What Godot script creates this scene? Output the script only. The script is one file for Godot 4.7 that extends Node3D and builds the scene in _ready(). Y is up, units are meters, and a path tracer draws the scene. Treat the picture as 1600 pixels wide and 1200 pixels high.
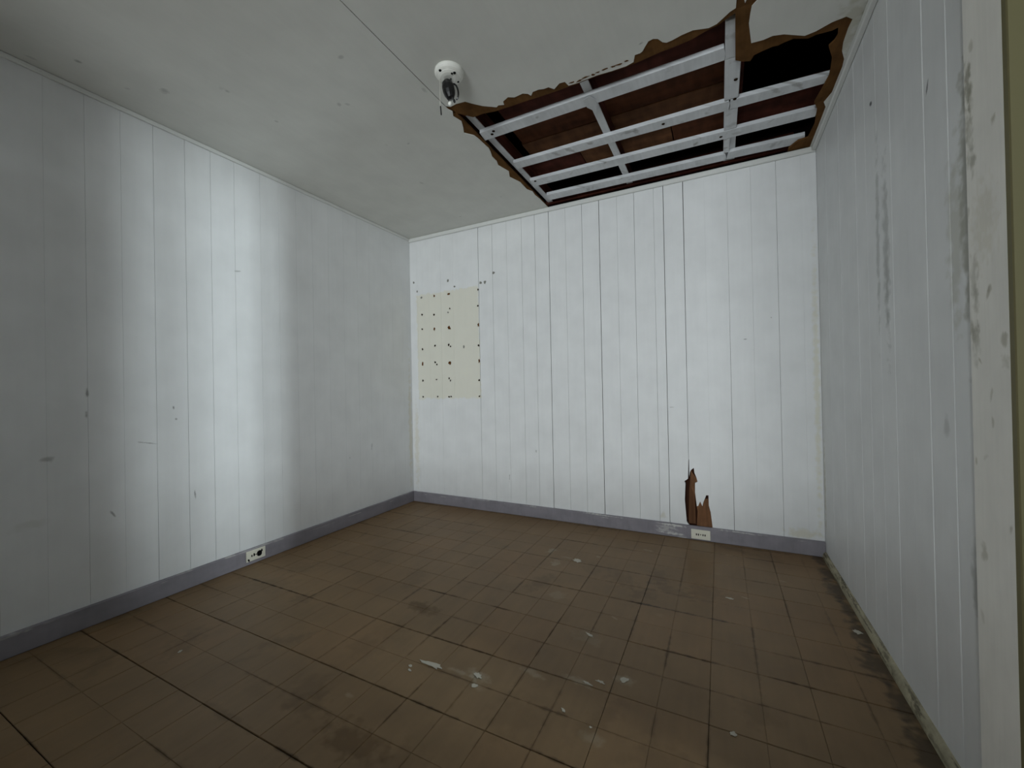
extends Node3D
# An empty, worn bedroom: plank walls, a fibreboard ceiling with a large torn hole, brown floor tiles.
# Axes: x along the back wall from the left corner, z from the back wall towards the camera, y up (metres).

const W := 3.056        # room width
const D := 3.4          # room depth
const H := 2.4          # ceiling height
const SKIN_NEAR := [Vector2(1.38, 1.295), Vector2(1.415, 1.299), Vector2(1.462, 1.292), Vector2(1.488, 1.26), Vector2(1.521, 1.225), Vector2(1.576, 1.185), Vector2(1.59, 1.193), Vector2(1.616, 1.183), Vector2(1.623, 1.206), Vector2(1.657, 1.221), Vector2(1.684, 1.205), Vector2(1.729, 1.21), Vector2(1.75, 1.196), Vector2(1.758, 1.177), Vector2(1.775, 1.197), Vector2(1.805, 1.198), Vector2(1.829, 1.19), Vector2(1.851, 1.19), Vector2(1.87, 1.166), Vector2(1.904, 1.189), Vector2(1.929, 1.186), Vector2(1.936, 1.155), Vector2(1.985, 1.151), Vector2(2.004, 1.154), Vector2(2.074, 1.155), Vector2(2.132, 1.149), Vector2(2.194, 1.147), Vector2(2.226, 1.155), Vector2(2.238, 1.191), Vector2(2.259, 1.19), Vector2(2.27, 1.196), Vector2(2.282, 1.214), Vector2(2.299, 1.236), Vector2(2.317, 1.239), Vector2(2.334, 1.23), Vector2(2.349, 1.204), Vector2(2.363, 1.194), Vector2(2.386, 1.196), Vector2(2.42, 1.204), Vector2(2.461, 1.207), Vector2(2.516, 1.189), Vector2(2.544, 1.194), Vector2(2.576, 1.219), Vector2(2.587, 1.228), Vector2(2.607, 1.236), Vector2(2.608, 1.271), Vector2(2.61, 1.329), Vector2(2.625, 1.3), Vector2(2.636, 1.242), Vector2(2.646, 1.273), Vector2(2.676, 1.235), Vector2(2.659, 1.216), Vector2(2.656, 1.181), Vector2(2.654, 1.136), Vector2(2.668, 1.028), Vector2(2.71, 1.023), Vector2(2.742, 1.028), Vector2(2.781, 1.015), Vector2(2.856, 0.967), Vector2(2.892, 0.972), Vector2(2.938, 0.992), Vector2(2.981, 0.997), Vector2(3.006, 0.971)]
const SKIN_SIDE := [Vector2(3.002, 0.926), Vector2(3.003, 0.849), Vector2(3.01, 0.799), Vector2(3.029, 0.742), Vector2(3.034, 0.689), Vector2(3.033, 0.626), Vector2(3.032, 0.511), Vector2(3.013, 0.446), Vector2(3.029, 0.398), Vector2(3.029, 0.285), Vector2(3.027, 0.041)]
const SKIN_LEFT := [Vector2(1.38, 1.295), Vector2(1.368, 1.262), Vector2(1.35, 1.23), Vector2(1.364, 1.177), Vector2(1.343, 1.128), Vector2(1.322, 1.09), Vector2(1.358, 1.044), Vector2(1.363, 1.012), Vector2(1.368, 0.904), Vector2(1.359, 0.866), Vector2(1.342, 0.817), Vector2(1.342, 0.762), Vector2(1.328, 0.716), Vector2(1.352, 0.62), Vector2(1.324, 0.553), Vector2(1.356, 0.458), Vector2(1.352, 0.347), Vector2(1.383, 0.297), Vector2(1.368, 0.239), Vector2(1.385, 0.16), Vector2(1.394, 0.082)]
const CORE_EDGE := [Vector2(1.391, 1.223), Vector2(1.433, 1.172), Vector2(1.49, 1.172), Vector2(1.554, 1.158), Vector2(1.638, 1.154), Vector2(1.73, 1.152), Vector2(1.779, 1.148), Vector2(1.875, 1.145), Vector2(1.933, 1.146), Vector2(1.982, 1.142), Vector2(2.001, 1.145), Vector2(2.072, 1.146), Vector2(2.13, 1.14), Vector2(2.192, 1.138), Vector2(2.24, 1.142), Vector2(2.336, 1.152), Vector2(2.403, 1.154), Vector2(2.452, 1.158), Vector2(2.499, 1.173), Vector2(2.544, 1.181), Vector2(2.579, 1.197), Vector2(2.606, 1.21), Vector2(2.614, 0.953), Vector2(2.641, 0.931), Vector2(2.671, 0.918), Vector2(2.683, 0.947), Vector2(2.71, 0.955), Vector2(2.749, 0.962), Vector2(2.768, 0.957), Vector2(2.787, 0.964), Vector2(2.819, 0.968), Vector2(2.871, 0.94), Vector2(2.896, 0.947), Vector2(2.948, 0.941), Vector2(2.967, 0.947), Vector2(2.975, 0.902), Vector2(2.97, 0.873), Vector2(2.955, 0.851), Vector2(2.982, 0.771), Vector2(2.991, 0.696), Vector2(2.996, 0.64), Vector2(2.985, 0.555), Vector2(2.972, 0.462), Vector2(2.995, 0.396), Vector2(3.009, 0.244), Vector2(3.0, 0.119), Vector2(2.955, 0.109), Vector2(2.917, 0.043)]
const WALL_HOLE := [Vector2(2.3308, 0.0804), Vector2(2.3118, 0.1075), Vector2(2.303, 0.2526), Vector2(2.3092, 0.3621), Vector2(2.3015, 0.3742), Vector2(2.3255, 0.3932), Vector2(2.3304, 0.5207), Vector2(2.3343, 0.521), Vector2(2.3336, 0.4066), Vector2(2.3368, 0.4335), Vector2(2.3442, 0.4514), Vector2(2.362, 0.4679), Vector2(2.3652, 0.4357), Vector2(2.3762, 0.4071), Vector2(2.3833, 0.377), Vector2(2.3677, 0.3672), Vector2(2.3665, 0.3082), Vector2(2.3754, 0.2166), Vector2(2.3839, 0.2197), Vector2(2.396, 0.2504), Vector2(2.4087, 0.2204), Vector2(2.4149, 0.2462), Vector2(2.4325, 0.2939), Vector2(2.4461, 0.2953), Vector2(2.4467, 0.2289), Vector2(2.4567, 0.1865), Vector2(2.4657, 0.0962), Vector2(2.4651, 0.0489), Vector2(2.33, 0.0379)]
const TORN_LAYER := [Vector2(2.368, 0.4073), Vector2(2.3906, 0.3797), Vector2(2.4035, 0.2633), Vector2(2.494, 0.2729), Vector2(2.4894, 0.045), Vector2(2.368, 0.0274), Vector2(2.3787, 0.1764), Vector2(2.3654, 0.2804), Vector2(2.3394, 0.3413), Vector2(2.3416, 0.4476)]
# painted-over and bare spots on the back wall: x, y, half width, half height, 1 = greyish
const SPOTS := [[0.044, 1.994, 0.0149, 0.0117, 1], [0.083, 1.911, 0.0111, 0.0117, 1], [0.129, 1.849, 0.0109, 0.0116, 1], [0.423, 1.965, 0.0136, 0.0140, 1], [0.492, 1.903, 0.0133, 0.0138, 1], [0.755, 1.901, 0.0156, 0.0134, 1], [0.798, 1.900, 0.0154, 0.0160, 1], [0.882, 1.968, 0.0150, 0.0132, 1], [0.418, 1.685, 0.0102, 0.0112, 1], [0.272, 1.848, 0.0106, 0.0142, 0], [0.429, 1.846, 0.0203, 0.0112, 0], [0.730, 1.847, 0.0094, 0.0107, 0], [0.725, 1.710, 0.0094, 0.0107, 0], [0.438, 1.717, 0.0101, 0.0112, 0], [0.133, 1.693, 0.0109, 0.0116, 0], [0.266, 1.681, 0.0106, 0.0114, 0], [0.134, 1.562, 0.0109, 0.0116, 0], [0.268, 1.553, 0.0106, 0.0199, 0], [0.429, 1.549, 0.0203, 0.0223, 0], [0.726, 1.550, 0.0094, 0.0215, 0], [0.132, 1.380, 0.0109, 0.0116, 0], [0.273, 1.403, 0.0105, 0.0114, 0], [0.420, 1.402, 0.0102, 0.0140, 0], [0.439, 1.386, 0.0084, 0.0111, 0], [0.725, 1.377, 0.0094, 0.0107, 0], [0.130, 1.245, 0.0109, 0.0232, 0], [0.270, 1.257, 0.0106, 0.0114, 0], [0.289, 1.236, 0.0105, 0.0114, 0], [0.427, 1.244, 0.0169, 0.0223, 0], [0.727, 1.247, 0.0094, 0.0215, 0], [0.130, 1.096, 0.0109, 0.0116, 0], [0.283, 1.102, 0.0105, 0.0085, 0], [0.418, 1.109, 0.0085, 0.0112, 0], [0.432, 1.090, 0.0084, 0.0112, 0], [0.724, 1.085, 0.0094, 0.0107, 0], [0.130, 0.950, 0.0109, 0.0116, 0], [0.291, 0.950, 0.0105, 0.0114, 0], [0.414, 0.949, 0.0119, 0.0098, 0], [0.436, 0.951, 0.0101, 0.0098, 0], [0.723, 0.951, 0.0110, 0.0107, 0], [0.578, 1.377, 0.0098, 0.0164, 1]]

var rng := RandomNumberGenerator.new()
var M := {}

# ------------------------------------------------------------------ helpers
func mat(c: Color, rough := 0.6, spec := 0.5, tex: Texture2D = null) -> StandardMaterial3D:
	var m := StandardMaterial3D.new()
	m.albedo_color = c
	m.roughness = rough
	m.metallic_specular = spec
	if tex:
		m.albedo_texture = tex
	return m

func tri(st: SurfaceTool, p: Array, uv: Array, n: Vector3) -> void:
	var order := [0, 1, 2]
	if (p[2] - p[0]).cross(p[1] - p[0]).dot(n) < 0.0:
		order = [0, 2, 1]
	for k in order:
		st.set_normal(n)
		st.set_uv(uv[k])
		st.add_vertex(p[k])

func quad(st: SurfaceTool, a: Vector3, b: Vector3, c: Vector3, d: Vector3, out: Vector3, uvs: Array = []) -> void:
	var n := (b - a).cross(c - a)
	if n.length() < 1e-12:
		n = (c - a).cross(d - a)
	n = n.normalized()
	if n.dot(out) < 0.0:
		n = -n
	if uvs.is_empty():
		uvs = [Vector2(0, 0), Vector2(1, 0), Vector2(1, 1), Vector2(0, 1)]
	tri(st, [a, b, c], [uvs[0], uvs[1], uvs[2]], n)
	tri(st, [a, c, d], [uvs[0], uvs[2], uvs[3]], n)

func start() -> SurfaceTool:
	var st := SurfaceTool.new()
	st.begin(Mesh.PRIMITIVE_TRIANGLES)
	return st

func put(called: String, mesh: Mesh, m: Material, parent: Node) -> MeshInstance3D:
	var o := MeshInstance3D.new()
	o.name = called
	o.mesh = mesh
	o.material_override = m
	o.cast_shadow = GeometryInstance3D.SHADOW_CASTING_SETTING_ON
	parent.add_child(o, true)
	return o

func made(st: SurfaceTool, called: String, m: Material, parent: Node) -> MeshInstance3D:
	return put(called, st.commit(), m, parent)

func group_node(called: String, at := Vector3.ZERO) -> Node3D:
	var o := Node3D.new()
	o.name = called
	o.position = at
	add_child(o, true)
	return o

func thing(called: String, label: String, category: String, at: Vector3, group := "") -> Node3D:
	var o := group_node(called, at)
	o.set_meta("label", label)
	o.set_meta("category", category)
	if group:
		o.set_meta("group", group)
	return o

func setting(called: String, label: String, category: String) -> Node3D:
	var o := group_node(called)
	o.set_meta("kind", "structure")
	o.set_meta("label", label)
	o.set_meta("category", category)
	return o

# a box with softened edges, added to a surface
func soft_box(st: SurfaceTool, lo: Vector3, hi: Vector3, b := 0.002, uv_at = null) -> void:
	var c := (lo + hi) * 0.5
	var h := (hi - lo) * 0.5
	b = minf(b, minf(h.x, minf(h.y, h.z)) * 0.9)
	for ax in 3:
		var a1 := (ax + 1) % 3
		var a2 := (ax + 2) % 3
		for s in [-1.0, 1.0]:
			var pts: Array = []
			for k in [[-1, -1], [1, -1], [1, 1], [-1, 1]]:
				var v := Vector3.ZERO
				v[ax] = s * h[ax]
				v[a1] = k[0] * (h[a1] - b)
				v[a2] = k[1] * (h[a2] - b)
				pts.append(c + v)
			var n := Vector3.ZERO
			n[ax] = s
			_face(st, pts, n, uv_at)
		for s1 in [-1.0, 1.0]:
			for s2 in [-1.0, 1.0]:
				var q: Array = []
				for k in [[0, -1], [0, 1], [1, 1], [1, -1]]:
					var v := Vector3.ZERO
					v[a1] = s1 * (h[a1] - (b if k[0] == 1 else 0.0))
					v[a2] = s2 * (h[a2] - (0.0 if k[0] == 1 else b))
					v[ax] = k[1] * (h[ax] - b)
					q.append(c + v)
				var n2 := Vector3.ZERO
				n2[a1] = s1
				n2[a2] = s2
				_face(st, q, n2, uv_at)
	for sx in [-1.0, 1.0]:
		for sy in [-1.0, 1.0]:
			for sz in [-1.0, 1.0]:
				var n3 := Vector3(sx, sy, sz).normalized()
				var t := [c + Vector3(sx * h.x, sy * (h.y - b), sz * (h.z - b)), c + Vector3(sx * (h.x - b), sy * h.y, sz * (h.z - b)), c + Vector3(sx * (h.x - b), sy * (h.y - b), sz * h.z)]
				var u: Array = []
				for p in t:
					u.append(uv_at.call(p) if uv_at != null else Vector2(p.x, p.y))
				tri(st, t, u, n3)

func _face(st: SurfaceTool, p: Array, n: Vector3, uv_at) -> void:
	var u: Array = []
	for v in p:
		if uv_at != null:
			u.append(uv_at.call(v))
		else:
			u.append(Vector2(v.x + v.z, v.y))
	quad(st, p[0], p[1], p[2], p[3], n, u)

func box(called: String, lo: Vector3, hi: Vector3, m: Material, parent: Node, b := 0.002, uv_at = null) -> MeshInstance3D:
	var st := start()
	soft_box(st, lo, hi, b, uv_at)
	return made(st, called, m, parent)

# a flat outline given thickness: o + e1 * x + e2 * y, from n * t0 to n * t1
func slab(st: SurfaceTool, poly: PackedVector2Array, o: Vector3, e1: Vector3, e2: Vector3, n: Vector3, t0: float, t1: float, uv_at) -> void:
	var idx := Geometry2D.triangulate_polygon(poly)
	if idx.is_empty():
		push_warning("outline could not be filled")
	for side in [[t1, n], [t0, -n]]:
		for k in range(0, idx.size(), 3):
			var p: Array = []
			var u: Array = []
			for j in 3:
				var q := poly[idx[k + j]]
				var v: Vector3 = o + e1 * q.x + e2 * q.y + n * side[0]
				p.append(v)
				u.append(uv_at.call(v))
			tri(st, p, u, side[1])
	var turn := 1.0 if Geometry2D.is_polygon_clockwise(poly) else -1.0
	for k in poly.size():
		var a := poly[k]
		var b := poly[(k + 1) % poly.size()]
		var d := (b - a).orthogonal() * turn
		var va := o + e1 * a.x + e2 * a.y
		var vb := o + e1 * b.x + e2 * b.y
		var out := e1 * d.x + e2 * d.y
		var pts := [va + n * t0, vb + n * t0, vb + n * t1, va + n * t1]
		var us: Array = []
		for v in pts:
			us.append(uv_at.call(v))
		# orthogonal() may point either way for this orientation; the area test settles it
		quad(st, pts[0], pts[1], pts[2], pts[3], -out, us)

func lathe(st: SurfaceTool, profile: Array, at: Vector3, seg := 24) -> void:
	for k in profile.size() - 1:
		var a: Vector2 = profile[k]
		var b: Vector2 = profile[k + 1]
		for s in seg:
			var t0 := TAU * s / seg
			var t1 := TAU * (s + 1) / seg
			var d0 := Vector3(cos(t0), 0, sin(t0))
			var d1 := Vector3(cos(t1), 0, sin(t1))
			var slope := Vector2(a.y - b.y, b.x - a.x)
			if slope.length() < 1e-9:
				continue
			slope = slope.normalized()
			var p := [at + d0 * a.x + Vector3.UP * a.y, at + d1 * a.x + Vector3.UP * a.y, at + d1 * b.x + Vector3.UP * b.y, at + d0 * b.x + Vector3.UP * b.y]
			var out := (d0 + d1).normalized() * slope.x + Vector3.UP * slope.y
			quad(st, p[0], p[1], p[2], p[3], out)

func ball(st: SurfaceTool, c: Vector3, r: Vector3, seg := 16, rings := 10) -> void:
	for i in rings:
		for j in seg:
			var p: Array = []
			for k in [[0, 0], [1, 0], [1, 1], [0, 1]]:
				var th: float = PI * (i + k[0]) / rings
				var ph: float = TAU * (j + k[1]) / seg
				p.append(Vector3(sin(th) * cos(ph), cos(th), sin(th) * sin(ph)))
			var mid: Vector3 = (p[0] + p[1] + p[2] + p[3]) * 0.25
			quad(st, c + p[0] * r, c + p[1] * r, c + p[2] * r, c + p[3] * r, mid)

func tube(st: SurfaceTool, pts: Array, r: float, seg := 8) -> void:
	for k in pts.size() - 1:
		var a: Vector3 = pts[k]
		var b: Vector3 = pts[k + 1]
		var d := (b - a).normalized()
		var u := d.cross(Vector3.RIGHT if absf(d.x) < 0.8 else Vector3.UP).normalized()
		var v := d.cross(u)
		for s in seg:
			var t0 := TAU * s / seg
			var t1 := TAU * (s + 1) / seg
			var o0 := (u * cos(t0) + v * sin(t0)) * r
			var o1 := (u * cos(t1) + v * sin(t1)) * r
			quad(st, a + o0, a + o1, b + o1, b + o0, o0 + o1)
		for e in [[a, -d], [b, d]]:
			for s in seg:
				var t0 := TAU * s / seg
				var t1 := TAU * (s + 1) / seg
				tri(st, [e[0], e[0] + (u * cos(t0) + v * sin(t0)) * r, e[0] + (u * cos(t1) + v * sin(t1)) * r], [Vector2.ZERO, Vector2.ZERO, Vector2.ZERO], e[1])

# ------------------------------------------------------------------ painted surfaces
# paint with faint brush streaks and mottling; marks are [u, v, half width, half height, angle, colour, strength]
func paint(w: int, h: int, base: Color, streak: float, mottle: float, marks: Array, noise_seed: int, lines: Array = []) -> ImageTexture:
	var n1 := FastNoiseLite.new()
	n1.seed = noise_seed
	n1.frequency = 0.09
	var fine := n1.get_image(w, maxi(8, h / 14))
	fine.resize(w, h, Image.INTERPOLATE_CUBIC)
	var n2 := FastNoiseLite.new()
	n2.seed = noise_seed + 7
	n2.frequency = 0.012
	n2.fractal_octaves = 4
	var coarse := n2.get_image(w, h)
	var n3 := FastNoiseLite.new()
	n3.seed = noise_seed + 13
	n3.frequency = 0.06
	n3.fractal_octaves = 3
	var grain := n3.get_image(w, h)
	for im in [fine, coarse, grain]:
		im.convert(Image.FORMAT_L8)
	var a := fine.get_data()
	var b := coarse.get_data()
	var g := grain.get_data()
	var out := PackedByteArray()
	out.resize(w * h * 3)
	var r0 := base.r * 255.0
	var g0 := base.g * 255.0
	var b0 := base.b * 255.0
	var at := 0
	for k in w * h:
		var f := 1.0 + streak * (a[k] - 128) / 128.0 + mottle * (b[k] - 128) / 128.0
		out[at] = clampi(int(r0 * f), 0, 255)
		out[at + 1] = clampi(int(g0 * f), 0, 255)
		out[at + 2] = clampi(int(b0 * f), 0, 255)
		at += 3
	for mk in marks:
		var cx: float = mk[0] * w
		var cy: float = mk[1] * h
		var hw: float = maxf(mk[2] * w, 0.6)
		var hh: float = maxf(mk[3] * h, 0.6)
		var ca := cos(mk[4])
		var sa := sin(mk[4])
		var col: Color = mk[5]
		var reach := maxf(hw, hh) * 1.5 + 1.0
		var square: bool = mk.size() > 7
		for y in range(maxi(0, int(cy - reach)), mini(h, int(cy + reach) + 1)):
			for x in range(maxi(0, int(cx - reach)), mini(w, int(cx + reach) + 1)):
				var dx := x + 0.5 - cx
				var dy := y + 0.5 - cy
				var u := (dx * ca + dy * sa) / hw
				var v := (-dx * sa + dy * ca) / hh
				var e := maxf(absf(u), absf(v)) if square else sqrt(u * u + v * v)
				var gr := (g[y * w + x] - 128) / 128.0
				var cover := 0.0
				if square:
					cover = clampf((1.0 - e + gr * 0.03) * 40.0, 0.0, 1.0)
				else:
					cover = clampf((1.0 + gr * 0.55 - e) * 1.6, 0.0, 1.0)
				if cover <= 0.0:
					continue
				cover *= mk[6]
				var i3 := (y * w + x) * 3
				out[i3] = int(lerpf(out[i3], col.r * 255.0, cover))
				out[i3 + 1] = int(lerpf(out[i3 + 1], col.g * 255.0, cover))
				out[i3 + 2] = int(lerpf(out[i3 + 2], col.b * 255.0, cover))
	return ImageTexture.create_from_image(Image.create_from_data(w, h, false, Image.FORMAT_RGB8, out))

# ------------------------------------------------------------------ plank walls
# joints: [place along the wall, gap at the top, gap at the bottom]; one plank is built between each two joints.
# the wall lies at o + along * s + up * y and its face looks towards n
func planks(parent: Node3D, joints: Array, y0: float, y1: float, o: Vector3, along: Vector3, n: Vector3, thick: float, bevel: float, m: Material, uv_at: Callable, hole := PackedVector2Array()) -> void:
	for k in joints.size() - 1:
		var j0: Array = joints[k]
		var j1: Array = joints[k + 1]
		var proud := rng.randf_range(-0.0004, 0.0004)
		var bl: float = j0[0] + j0[2] * 0.5
		var tl: float = j0[0] + j0[1] * 0.5
		var br: float = j1[0] - j1[2] * 0.5
		var tr: float = j1[0] - j1[1] * 0.5
		var shape := PackedVector2Array([Vector2(bl, y0), Vector2(br, y0), Vector2(tr, y1), Vector2(tl, y1)])
		var st := start()
		if hole.size() > 0 and not Geometry2D.intersect_polygons(shape, hole).is_empty():
			for piece in Geometry2D.clip_polygons(shape, hole):
				if not Geometry2D.is_polygon_clockwise(piece):
					slab(st, piece, o, along, Vector3.UP, n, -thick, proud, uv_at)
			made(st, "plank", m, parent)
			continue
		var f := func(s: float, y: float, d: float) -> Vector3: return o + along * s + Vector3.UP * y + n * d
		var up := Vector3.UP
		# face, two bevels, two edges, top and bottom
		var c: float = j0[3] if j0.size() > 3 else bevel
		var e: float = j1[3] if j1.size() > 3 else bevel
		var rows := [
			[f.call(bl + c, y0, proud), f.call(br - e, y0, proud), f.call(tr - e, y1, proud), f.call(tl + c, y1, proud), n],
			[f.call(bl, y0, proud - c), f.call(bl + c, y0, proud), f.call(tl + c, y1, proud), f.call(tl, y1, proud - c), n - along],
			[f.call(br - e, y0, proud), f.call(br, y0, proud - e), f.call(tr, y1, proud - e), f.call(tr - e, y1, proud), n + along],
			[f.call(bl, y0, -thick), f.call(bl, y0, proud - c), f.call(tl, y1, proud - c), f.call(tl, y1, -thick), -along],
			[f.call(br, y0, proud - e), f.call(br, y0, -thick), f.call(tr, y1, -thick), f.call(tr, y1, proud - e), along],
			[f.call(tl, y1, proud - c), f.call(tr, y1, proud - e), f.call(tr, y1, -thick), f.call(tl, y1, -thick), up],
			[f.call(bl, y0, proud - c), f.call(br, y0, proud - e), f.call(br, y0, -thick), f.call(bl, y0, -thick), -up],
			[f.call(bl, y0, -thick), f.call(br, y0, -thick), f.call(tr, y1, -thick), f.call(tl, y1, -thick), -n],
		]
		for r in rows:
			var us: Array = []
			for q in 4:
				us.append(uv_at.call(r[q]))
			quad(st, r[0], r[1], r[2], r[3], r[4], us)
		made(st, "plank", m, parent)

func even_joints(from: float, to: float, step: float, gap: float) -> Array:
	var out: Array = [[from, 0.0, 0.0]]
	var s := from + step
	while s < to - step * 0.4:
		out.append([s + rng.randf_range(-0.004, 0.004), gap * rng.randf_range(0.4, 1.3), gap * rng.randf_range(0.4, 1.3)])
		s += step
	out.append([to, 0.0, 0.0])
	return out

# an irregular flake outline
func flake(a: float, b: float, turn: float, points := 11) -> PackedVector2Array:
	var out := PackedVector2Array()
	for k in points:
		var t := TAU * k / points
		var r := rng.randf_range(0.5, 1.08)
		out.append(Vector2(cos(t) * a * r, sin(t) * b * r).rotated(turn))
	return out

# ------------------------------------------------------------------ scene
func _ready() -> void:
	rng.seed = 20417

	# camera
	var cam := Camera3D.new()
	cam.name = "camera"
	cam.fov = 86.089
	cam.near = 0.05
	cam.far = 60.0
	cam.transform = Transform3D(Basis(Vector3(0.892194, -0.019640, -0.451225), Vector3(0.020109, 0.999791, -0.003756), Vector3(0.451204, -0.005723, 0.892402)), Vector3(2.52704, 1.02859, 2.95781))
	add_child(cam)
	cam.current = true

	# sky, exposure
	var env := Environment.new()
	var sky := Sky.new()
	var sm := ProceduralSkyMaterial.new()
	sm.sky_top_color = Color(0.72, 0.78, 0.84)
	sm.sky_horizon_color = Color(0.86, 0.88, 0.9)
	sm.ground_bottom_color = Color(0.3, 0.3, 0.28)
	sm.ground_horizon_color = Color(0.6, 0.6, 0.58)
	sky.sky_material = sm
	env.background_mode = Environment.BG_SKY
	env.sky = sky
	env.background_energy_multiplier = 0.6
	env.ambient_light_source = Environment.AMBIENT_SOURCE_SKY
	env.tonemap_mode = Environment.TONE_MAPPER_LINEAR
	env.tonemap_exposure = 1.55
	env.sdfgi_enabled = true
	env.ssao_enabled = true
	env.ssil_enabled = true
	var we := WorldEnvironment.new()
	we.name = "environment"
	we.environment = env
	add_child(we)

	# daylight standing in the two windows: one at the end of the room behind the camera, one in the side room
	var end_light := AreaLight3D.new()
	end_light.name = "daylight_end_window"
	end_light.area_size = Vector2(1.3, 1.1)
	end_light.area_normalize_energy = false
	end_light.light_energy = 8.6
	end_light.light_color = Color(0.955, 0.985, 1.0)
	end_light.position = Vector3(2.1, 1.5, 6.52)
	end_light.shadow_enabled = true
	add_child(end_light)
	end_light.look_at_from_position(end_light.position, end_light.position + Vector3(0, 0, -1), Vector3.UP)
	for pane in [[2.22, 0.12], [2.42, 0.16]]:
		var side_light := AreaLight3D.new()
		side_light.name = "daylight_side_window"
		side_light.area_size = Vector2(pane[1], 0.9)
		side_light.area_normalize_energy = false
		side_light.light_energy = 41.0
		side_light.light_color = Color(0.93, 0.98, 1.0)
		side_light.position = Vector3(6.42, 1.65, pane[0])
		side_light.shadow_enabled = true
		add_child(side_light, true)
		side_light.look_at_from_position(side_light.position, side_light.position + Vector3(-1, 0, 0), Vector3.UP)

	make_materials()
	build_floor()
	build_back_wall()
	build_left_wall()
	build_right_wall()
	build_ceiling()
	build_trims()
	build_other_rooms()
	build_outlets()
	build_lampholder()
	build_chips()

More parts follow.
